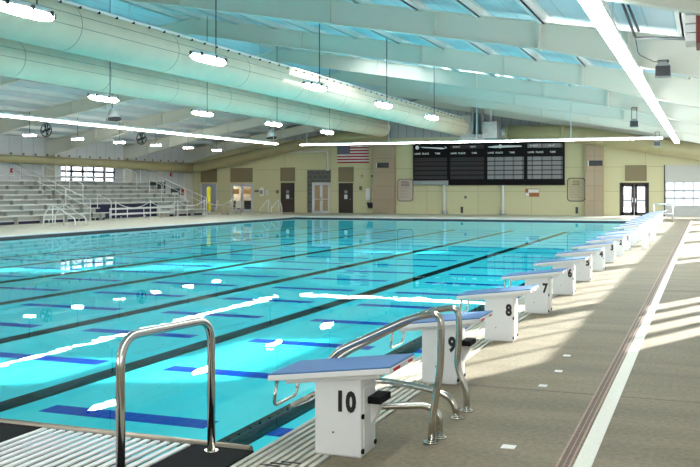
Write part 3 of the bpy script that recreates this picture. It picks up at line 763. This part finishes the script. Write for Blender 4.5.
def horn(x, y, z, label):
    root = empty('horn_speaker', (x,y,z), label, 'speaker', 'white cone speakers')
    P(MB().tube([(x,y,z),(x+.05,y-.03,z-.18),(x+.14,y-.08,z-.5)], .1, 16, radii=[.1,.2,.34]), 'horn', M['white'], root)
    P(MB().tube([(x+.135,y-.077,-.0+z-.48),(x+.142,y-.081,z-.51)], .345, 16), 'rim', M['dark'], root)
    P(MB().cyl((x,y,z),(x,y,roof(x)-.2),.02,8), 'bracket', M['dark'], root)
horn(-25.2, 35.6, 5.35, 'white cone speaker under the left duct, nearer one'); horn(-25.3, 52.2, 5.35, 'white cone speaker under the left duct, farther one')
for i, (x, y) in enumerate(((-33,40.6),(-33,49.6))):
    root = empty('ceiling_fan', (x,y,4.85), ['round dark wall fan above the bleachers, nearer one','round dark wall fan above the bleachers, farther one'][i], 'fan', 'round fans above the bleachers')
    P(MB().tube([(x+.35*math.cos(2*PI*k/20),y+.1,4.85+.35*math.sin(2*PI*k/20)) for k in range(20)], .03, 6, closed=True), 'cage', M['dark'], root)
    bl = MB()
    for k in range(4):
        a = k*PI/2; bl.prism([(x,4.85),(x+.3*math.cos(a),4.85+.3*math.sin(a)),(x+.3*math.cos(a+.6),4.85+.3*math.sin(a+.6))], 'y', y+.09, y+.11)
    P(bl, 'blades', M['dark'], root); P(MB().cyl((x,y+.02,4.85),(x,y+.25,4.85),.08,12), 'motor', M['dark'], root)
    P(MB().cyl((x,y+.2,4.9),(x,y+.2,roof(x)),.03,8), 'bracket', M['dark'], root)

# hanging heater and conduit at upper right
r = empty('unit_heater', (.1,14,3.75), 'louvred white unit heater with a red brown side hung at the right edge', 'heater')
P(MB().box(-.13,.5,13.7,14.5,3.72,4.92), 'casing', M['brick_red'], r, .01)
lv = MB()
for k in range(9): lv.box(-.27,-.13,13.72,14.3,3.75+k*.125,3.75+k*.125+.108)
P(lv, 'louvre', M['white_metal'], r); P(MB().cyl((.2,14,4.9),(.2,14,roof(.2)-.1),.02,6), 'hanger', M['dark'], r)
r = empty('conduit', (-1.25,18,4.5), 'dark conduit dropping from the roof and running to the unit heater', 'conduit')
P(MB().tube(fillet([(-1.5,18,5.3),(-1.22,18,4.5),(-.95,17.4,4.40),(-.2,16.2,4.15),(-.02,14.6,3.95)],.08), .026, 8), 'pipe', M['conduit'], r)
P(MB().tube([(-1.42,18.05,5.3),(-1.16,18.05,4.62)], .026, 8), 'second_pipe', M['conduit'], r)
P(MB().tube(fillet([(-1.22,18,4.5),(-1.2,18.4,4.25),(-.95,19.2,4.2),(-.8,20,4.3)],.15), .011, 6), 'cable', M['dark'], r)

# ---------------------------------------------------------------- bleachers
RF, RUN, RISE, NR = -30.6, .62, .25, 8
def bleacher(y0, y1, cut, label):
    root = empty('bleacher', (-33,(y0+y1)/2,0), label, 'bleacher', 'aluminium bleacher sections')
    for k in range(NR):
        x = RF-k*RUN; z = .42+k*RISE
        segs = [(y0, y1)]
        if cut and k < 2: segs = [(y0, cut[0]), (cut[1], y1)]
        for a, b_ in segs:
            s_ = MB(); f_ = MB(); rs = MB()
            s_.box(x-.26, x, a, b_, z-.045, z); f_.box(x-.60, x-.28, a+.05, b_-.05, z-.28, z-.245)
            rs.box(x-.27, x-.255, a+.05, b_-.05, z-.245, z-.07)
            yy = a+.6
            while yy < b_:
                rs.box(x-.24, x-.03, yy-.03, yy+.03, z-.28-(.14 if k == 0 else .0), z-.045); yy += 1.83
            P(s_, 'seat_plank', M['alu'], root); P(f_, 'footboard', M['alu'], root); P(rs, 'riser', M['riser'], root)
    # understructure: skirts and posts
    for a, b_ in ([(y0, y1)] if not cut else [(y0,cut[0]),(cut[1],y1)]): P(MB().box(RF-.34, RF-.30, a+.05, b_-.05, .0, .15), 'skirt', M['navy'], root)
    if cut: P(MB().box(RF-2*RUN-.02, RF-2*RUN+.02, cut[0], cut[1], .02, .82), 'skirt', M['navy'], root)
    po = MB(); yy = y0+.3
    while yy < y1:
        for k in range(0, NR, 2):
            x = RF-k*RUN-.3; po.box(x-.03, x+.03, yy-.03, yy+.03, 0, .16+k*RISE)
        yy += 2.4
    P(po, 'post', M['galv'], root)
    # back rail
    xb = RF-NR*RUN-.1; zt = .42+NR*RISE
    br = MB(); yy = y0
    while yy <= y1+.01:
        br.cyl((xb,yy,0),(xb,yy,zt+.75),.035,8); yy += (y1-y0)/6
    br.cyl((xb,y0,zt+.02),(xb,y1,zt+.02),.03,8); br.cyl((xb,y0,zt-.25),(xb,y1,zt-.25),.03,8)
    P(br, 'back_rail', M['white_metal'], root)
    if cut:
        fr = MB(); x = RF+.02
        for z in (.30,.60): fr.box(x-.03, x+.02, cut[0], cut[1], z-.05, z+.05)
        yy = cut[0]
        while yy <= cut[1]+.01:
            fr.cyl((x,yy,0),(x,yy,.64),.03,6); yy += (cut[1]-cut[0])/4
        P(fr, 'front_rail', M['white_metal'], root)
    # sloping side rail
    for ye in ((y1,) if cut else (y0, y1)):
        P(MB().tube([(RF,ye,1.1),(xb,ye,zt+.7)], .025, 8).tube([(RF,ye,.7),(xb,ye,zt+.35)], .02, 8).cyl((RF,ye,0),(RF,ye,1.1),.028,8).cyl((RF-1.6,ye,0),(RF-1.6,ye,1.75),.028,8).cyl((RF-3.3,ye,0),(RF-3.3,ye,2.4),.028,8), 'side_rail', M['white_metal'], root)
    for ya in ((y0+y1)/2-.2,) if not cut else (y0+1.2, y1-2.6):
        for k in (0, 3, 6):
            x = RF-k*RUN+.1; z = .0 if k == 0 else .42+(k-1)*RISE
            P(MB().tube(fillet([(x,ya,z),(x,ya,z+1.05),(x-.9,ya,z+1.05+.9*.4),(x-.9,ya,z+.6)],.12), .024, 8), 'aisle_rail', M['white_metal'], root)
bleacher(26, 41.3, None, 'long aluminium bleacher section running out of the left edge')
bleacher(41.8, 53.6, (43.0,49.6), 'aluminium bleacher section with a railed opening at its foot')
# chain stanchions in front of the bleachers
SY_ = [43.0,46.4,49.4,52.6,56.4]
for i, y in enumerate(SY_):
    r = empty('chain_stanchion', (-30.2,y,0), f'slim white chain stanchion before the bleachers, {["first","second","third","fourth","fifth"][i]} from the near end', 'stanchion', 'white stanchions before the bleachers')
    P(MB().cyl((-30.2,y,0),(-30.2,y,1.05),.03,8), 'post', M['white_metal'], r); P(MB().cyl((-30.2,y,0),(-30.2,y,.04),.16,12), 'base', M['white_metal'], r)
    if i < 4:
        n = 10; P(MB().tube([(-30.2,y+(SY_[i+1]-y)*k/n,.98-.34*(1-(2*k/n-1)**2)) for k in range(n+1)], .022, 6), 'chain', M['white_metal'], r)
# things by the bleachers
root = empty('padded_pole', (-30.6,53.9,0), 'bright yellow padded pole at the far end of the bleachers', 'pole')
P(MB().cyl((-30.6,53.9,.25),(-30.6,53.9,1.82),.13,14), 'pad', M['yellow_pad'], root); P(MB().cyl((-30.6,53.9,0),(-30.6,53.9,1.9),.05,10), 'pole', M['galv'], root)
def pchair(x, y, rz, label):
    r = empty('chair', (x,y,0), label, 'chair', 'pale resin chairs beside the bleachers', rz)
    MB().box(-.24,.24,-.24,.24,.40,.44).build('seat', M['chair'], r, bevel=.015)
    MB().prism([(.20,.44),(.27,.92),(.31,.92),(.25,.44)], 'y', -.24, .24).build('backrest', M['chair'], r, bevel=.015)
    for sx in (-.2,.2):
        for sy in (-.21,.21): MB().cyl((sx*1.1,sy*1.1,0),(sx,sy,.41),.022,8,r2=.03).build('leg', M['chair'], r)
    for sy in (-.25,.25): MB().tube(fillet([(-.2,sy,.42),(-.2,sy,.64),(.22,sy,.64)],.06),.022,8).build('armrest', M['chair'], r)
pchair(-30.9,55.0,.3,'pale resin chair closest to the yellow pole'); pchair(-30.6,56.6,1.2,'pale resin chair in the middle of the three by the bleachers'); pchair(-29.8,56.2,-.4,'pale resin chair of the three, closest to the white glazed door')
root = empty('side_table', (-30.1,55.3,0), 'low pale round table among the resin chairs', 'table')
P(MB().cyl((-30.1,55.3,.5),(-30.1,55.3,.54),.4,20), 'tabletop', M['chair'], root)
for k in range(3): a = k*2.1; P(MB().cyl((-30.1+.3*math.cos(a),55.3+.3*math.sin(a),0),(-30.1+.2*math.cos(a),55.3+.2*math.sin(a),.5),.03,8), 'leg', M['chair'], root)
# pool ladders on the far decks
def ladder(x, y, rz, label):
    r = empty('pool_ladder', (x,y,0), label, 'ladder', 'white railed pool ladders', rz)
    for s_ in (-.4,.4):
        MB().tube(fillet([(-1.0,s_,0),(-1.0,s_,.5),(-.55,s_,1.0),(.75,s_,.35),(.75,s_,0)],.2), .03, 8).build('rail', M['white_metal'], r)
        MB().cyl((-.5,s_,0),(-.5,s_,.92),.025,8).build('post', M['white_metal'], r)
ladder(-27.6,35.5,0,'white railed steps on the left deck in front of the bleachers'); ladder(-27.9,57.6,-1.57,'white railed steps on the far deck near the white glazed door')
# left wall details
for i, (y0, y1, z0, z1, m, lb) in enumerate(((56.0,56.9,1.4,2.2,M['green_board'],'dark window board on the left wall, nearer of two side by side'),(57.1,58.1,1.4,2.2,M['green_board'],'dark window board on the left wall, farther of two side by side'),(58.9,60.1,1.15,1.75,M['green_board'],'dark green board low on the left wall near the corner'))):
    r = empty('notice_board', (XL+.03,(y0+y1)/2,z0), lb, 'board', 'dark boards on the left wall')
    P(MB().box(XL,XL+.05,y0,y1,z0,z1), 'board', m, r); P(MB().box(XL+.05,XL+.06,y0+.1,y1-.15,z0+.08,z0+.3), 'paper', M['paper'], r)
r = empty('exit_sign', (XL+.03,60.5,1.5), 'small red sign on the left wall beside the corner', 'sign')
P(MB().box(XL,XL+.06,60.3,60.7,1.25,1.7), 'board', M['red'], r); P(MB().box(XL,XL+.03,60.27,60.73,1.22,1.73), 'frame', M['white_metal'], r)
for i, (y, z) in enumerate(((42.2,2.75),(58.9,2.75))):
    r = empty('alarm_strobe', (XL+.05,y,z), ['small red alarm on the left wall above the near bleachers','small red alarm on the left wall near the far corner'][i], 'alarm', 'red alarms on the left wall')
    P(MB().box(XL,XL+.08,y-.12,y+.12,z-.12,z+.12), 'body', M['red'], r, .01); P(MB().box(XL+.08,XL+.1,y-.06,y+.06,z-.05,z+.05), 'lens', M['paper'], r)
# pipe on the far wall beside the left lamps
r = empty('wall_pipe', (-24.95,YF-.1,3.8), 'white bent pipe on the far wall above the glass doors', 'pipe')
P(MB().tube(fillet([(-29.0,YF-.12,4.35),(-25.0,YF-.12,4.35),(-25.0,YF-.12,3.1)],.15), .06, 10), 'pipe', M['white_metal'], r); P(MB().cyl((-25,YF-.12,3.0),(-25,YF-.12,3.12),.09,10), 'end_cap', M['white_metal'], r)

# ---------------------------------------------------------------- outside
struct(MB().box(-60,40,YF+.3,140,-.5,-.05).box(XR+.25,60,-40,YF+.3,-.5,-.05).box(-60,XL-.25,-40,YF+.3,-.5,-.05).build('ground', M['pale']))
struct(MB().box(-40,30,95,96,-.05,7).box(-61,-60,-10,90,-.05,8).build('wall_outside', mat('outside_wall',(.30,.31,.34),.8)))

struct(MB().box(-34.5,-21.5,YF+3.2,YF+3.4,0,3).box(-34.5,-21.5,YF+.3,YF+3.4,2.6,2.8).box(-34.5,-21.5,YF+.3,YF+3.4,-.1,0).build('wall_lobby', mat('lobby_paint',(.45,.36,.28),.7)))
# ---------------------------------------------------------------- light
W = bpy.data.worlds.new('World'); bpy.context.scene.world = W; W.use_nodes = True
bg = W.node_tree.nodes['Background']; bg.inputs[0].default_value = (.88,.94,1,1); bg.inputs[1].default_value = 4
SE = math.radians(20); SD = Vector((.42*math.cos(SE), .91*math.cos(SE), math.sin(SE))).normalized()
su = bpy.data.lights.new('sun', 'SUN'); su.energy = 15; su.angle = math.radians(.7); su.color = (1,.95,.88)
so = bpy.data.objects.new('sun', su); C.objects.link(so); so.rotation_euler = SD.to_track_quat('Z','Y').to_euler(); so.location = (10,30,20)

# ---------------------------------------------------------------- camera
F = 930.; yaw = math.atan(356/F)
cd = bpy.data.cameras.new('camera'); co = bpy.data.objects.new('camera', cd); C.objects.link(co)
co.location = (0,0,1.7); co.rotation_euler = (PI/2, 0, yaw)
cd.sensor_width = 36; cd.lens = F*36/700; cd.shift_y = -(233.5-189)/700; cd.clip_start = .05; cd.clip_end = 400
sc = bpy.context.scene; sc.camera = co
vs = sc.view_settings; vs.view_transform = 'Standard'; vs.look = 'None'; vs.exposure = .85; vs.gamma = 1; vs.use_curve_mapping = False
cy = sc.cycles
cy.use_denoising = True; cy.max_bounces = 8; cy.diffuse_bounces = 5; cy.glossy_bounces = 4; cy.transparent_max_bounces = 12
cy.sample_clamp_indirect = 6; cy.caustics_reflective = False; cy.caustics_refractive = False
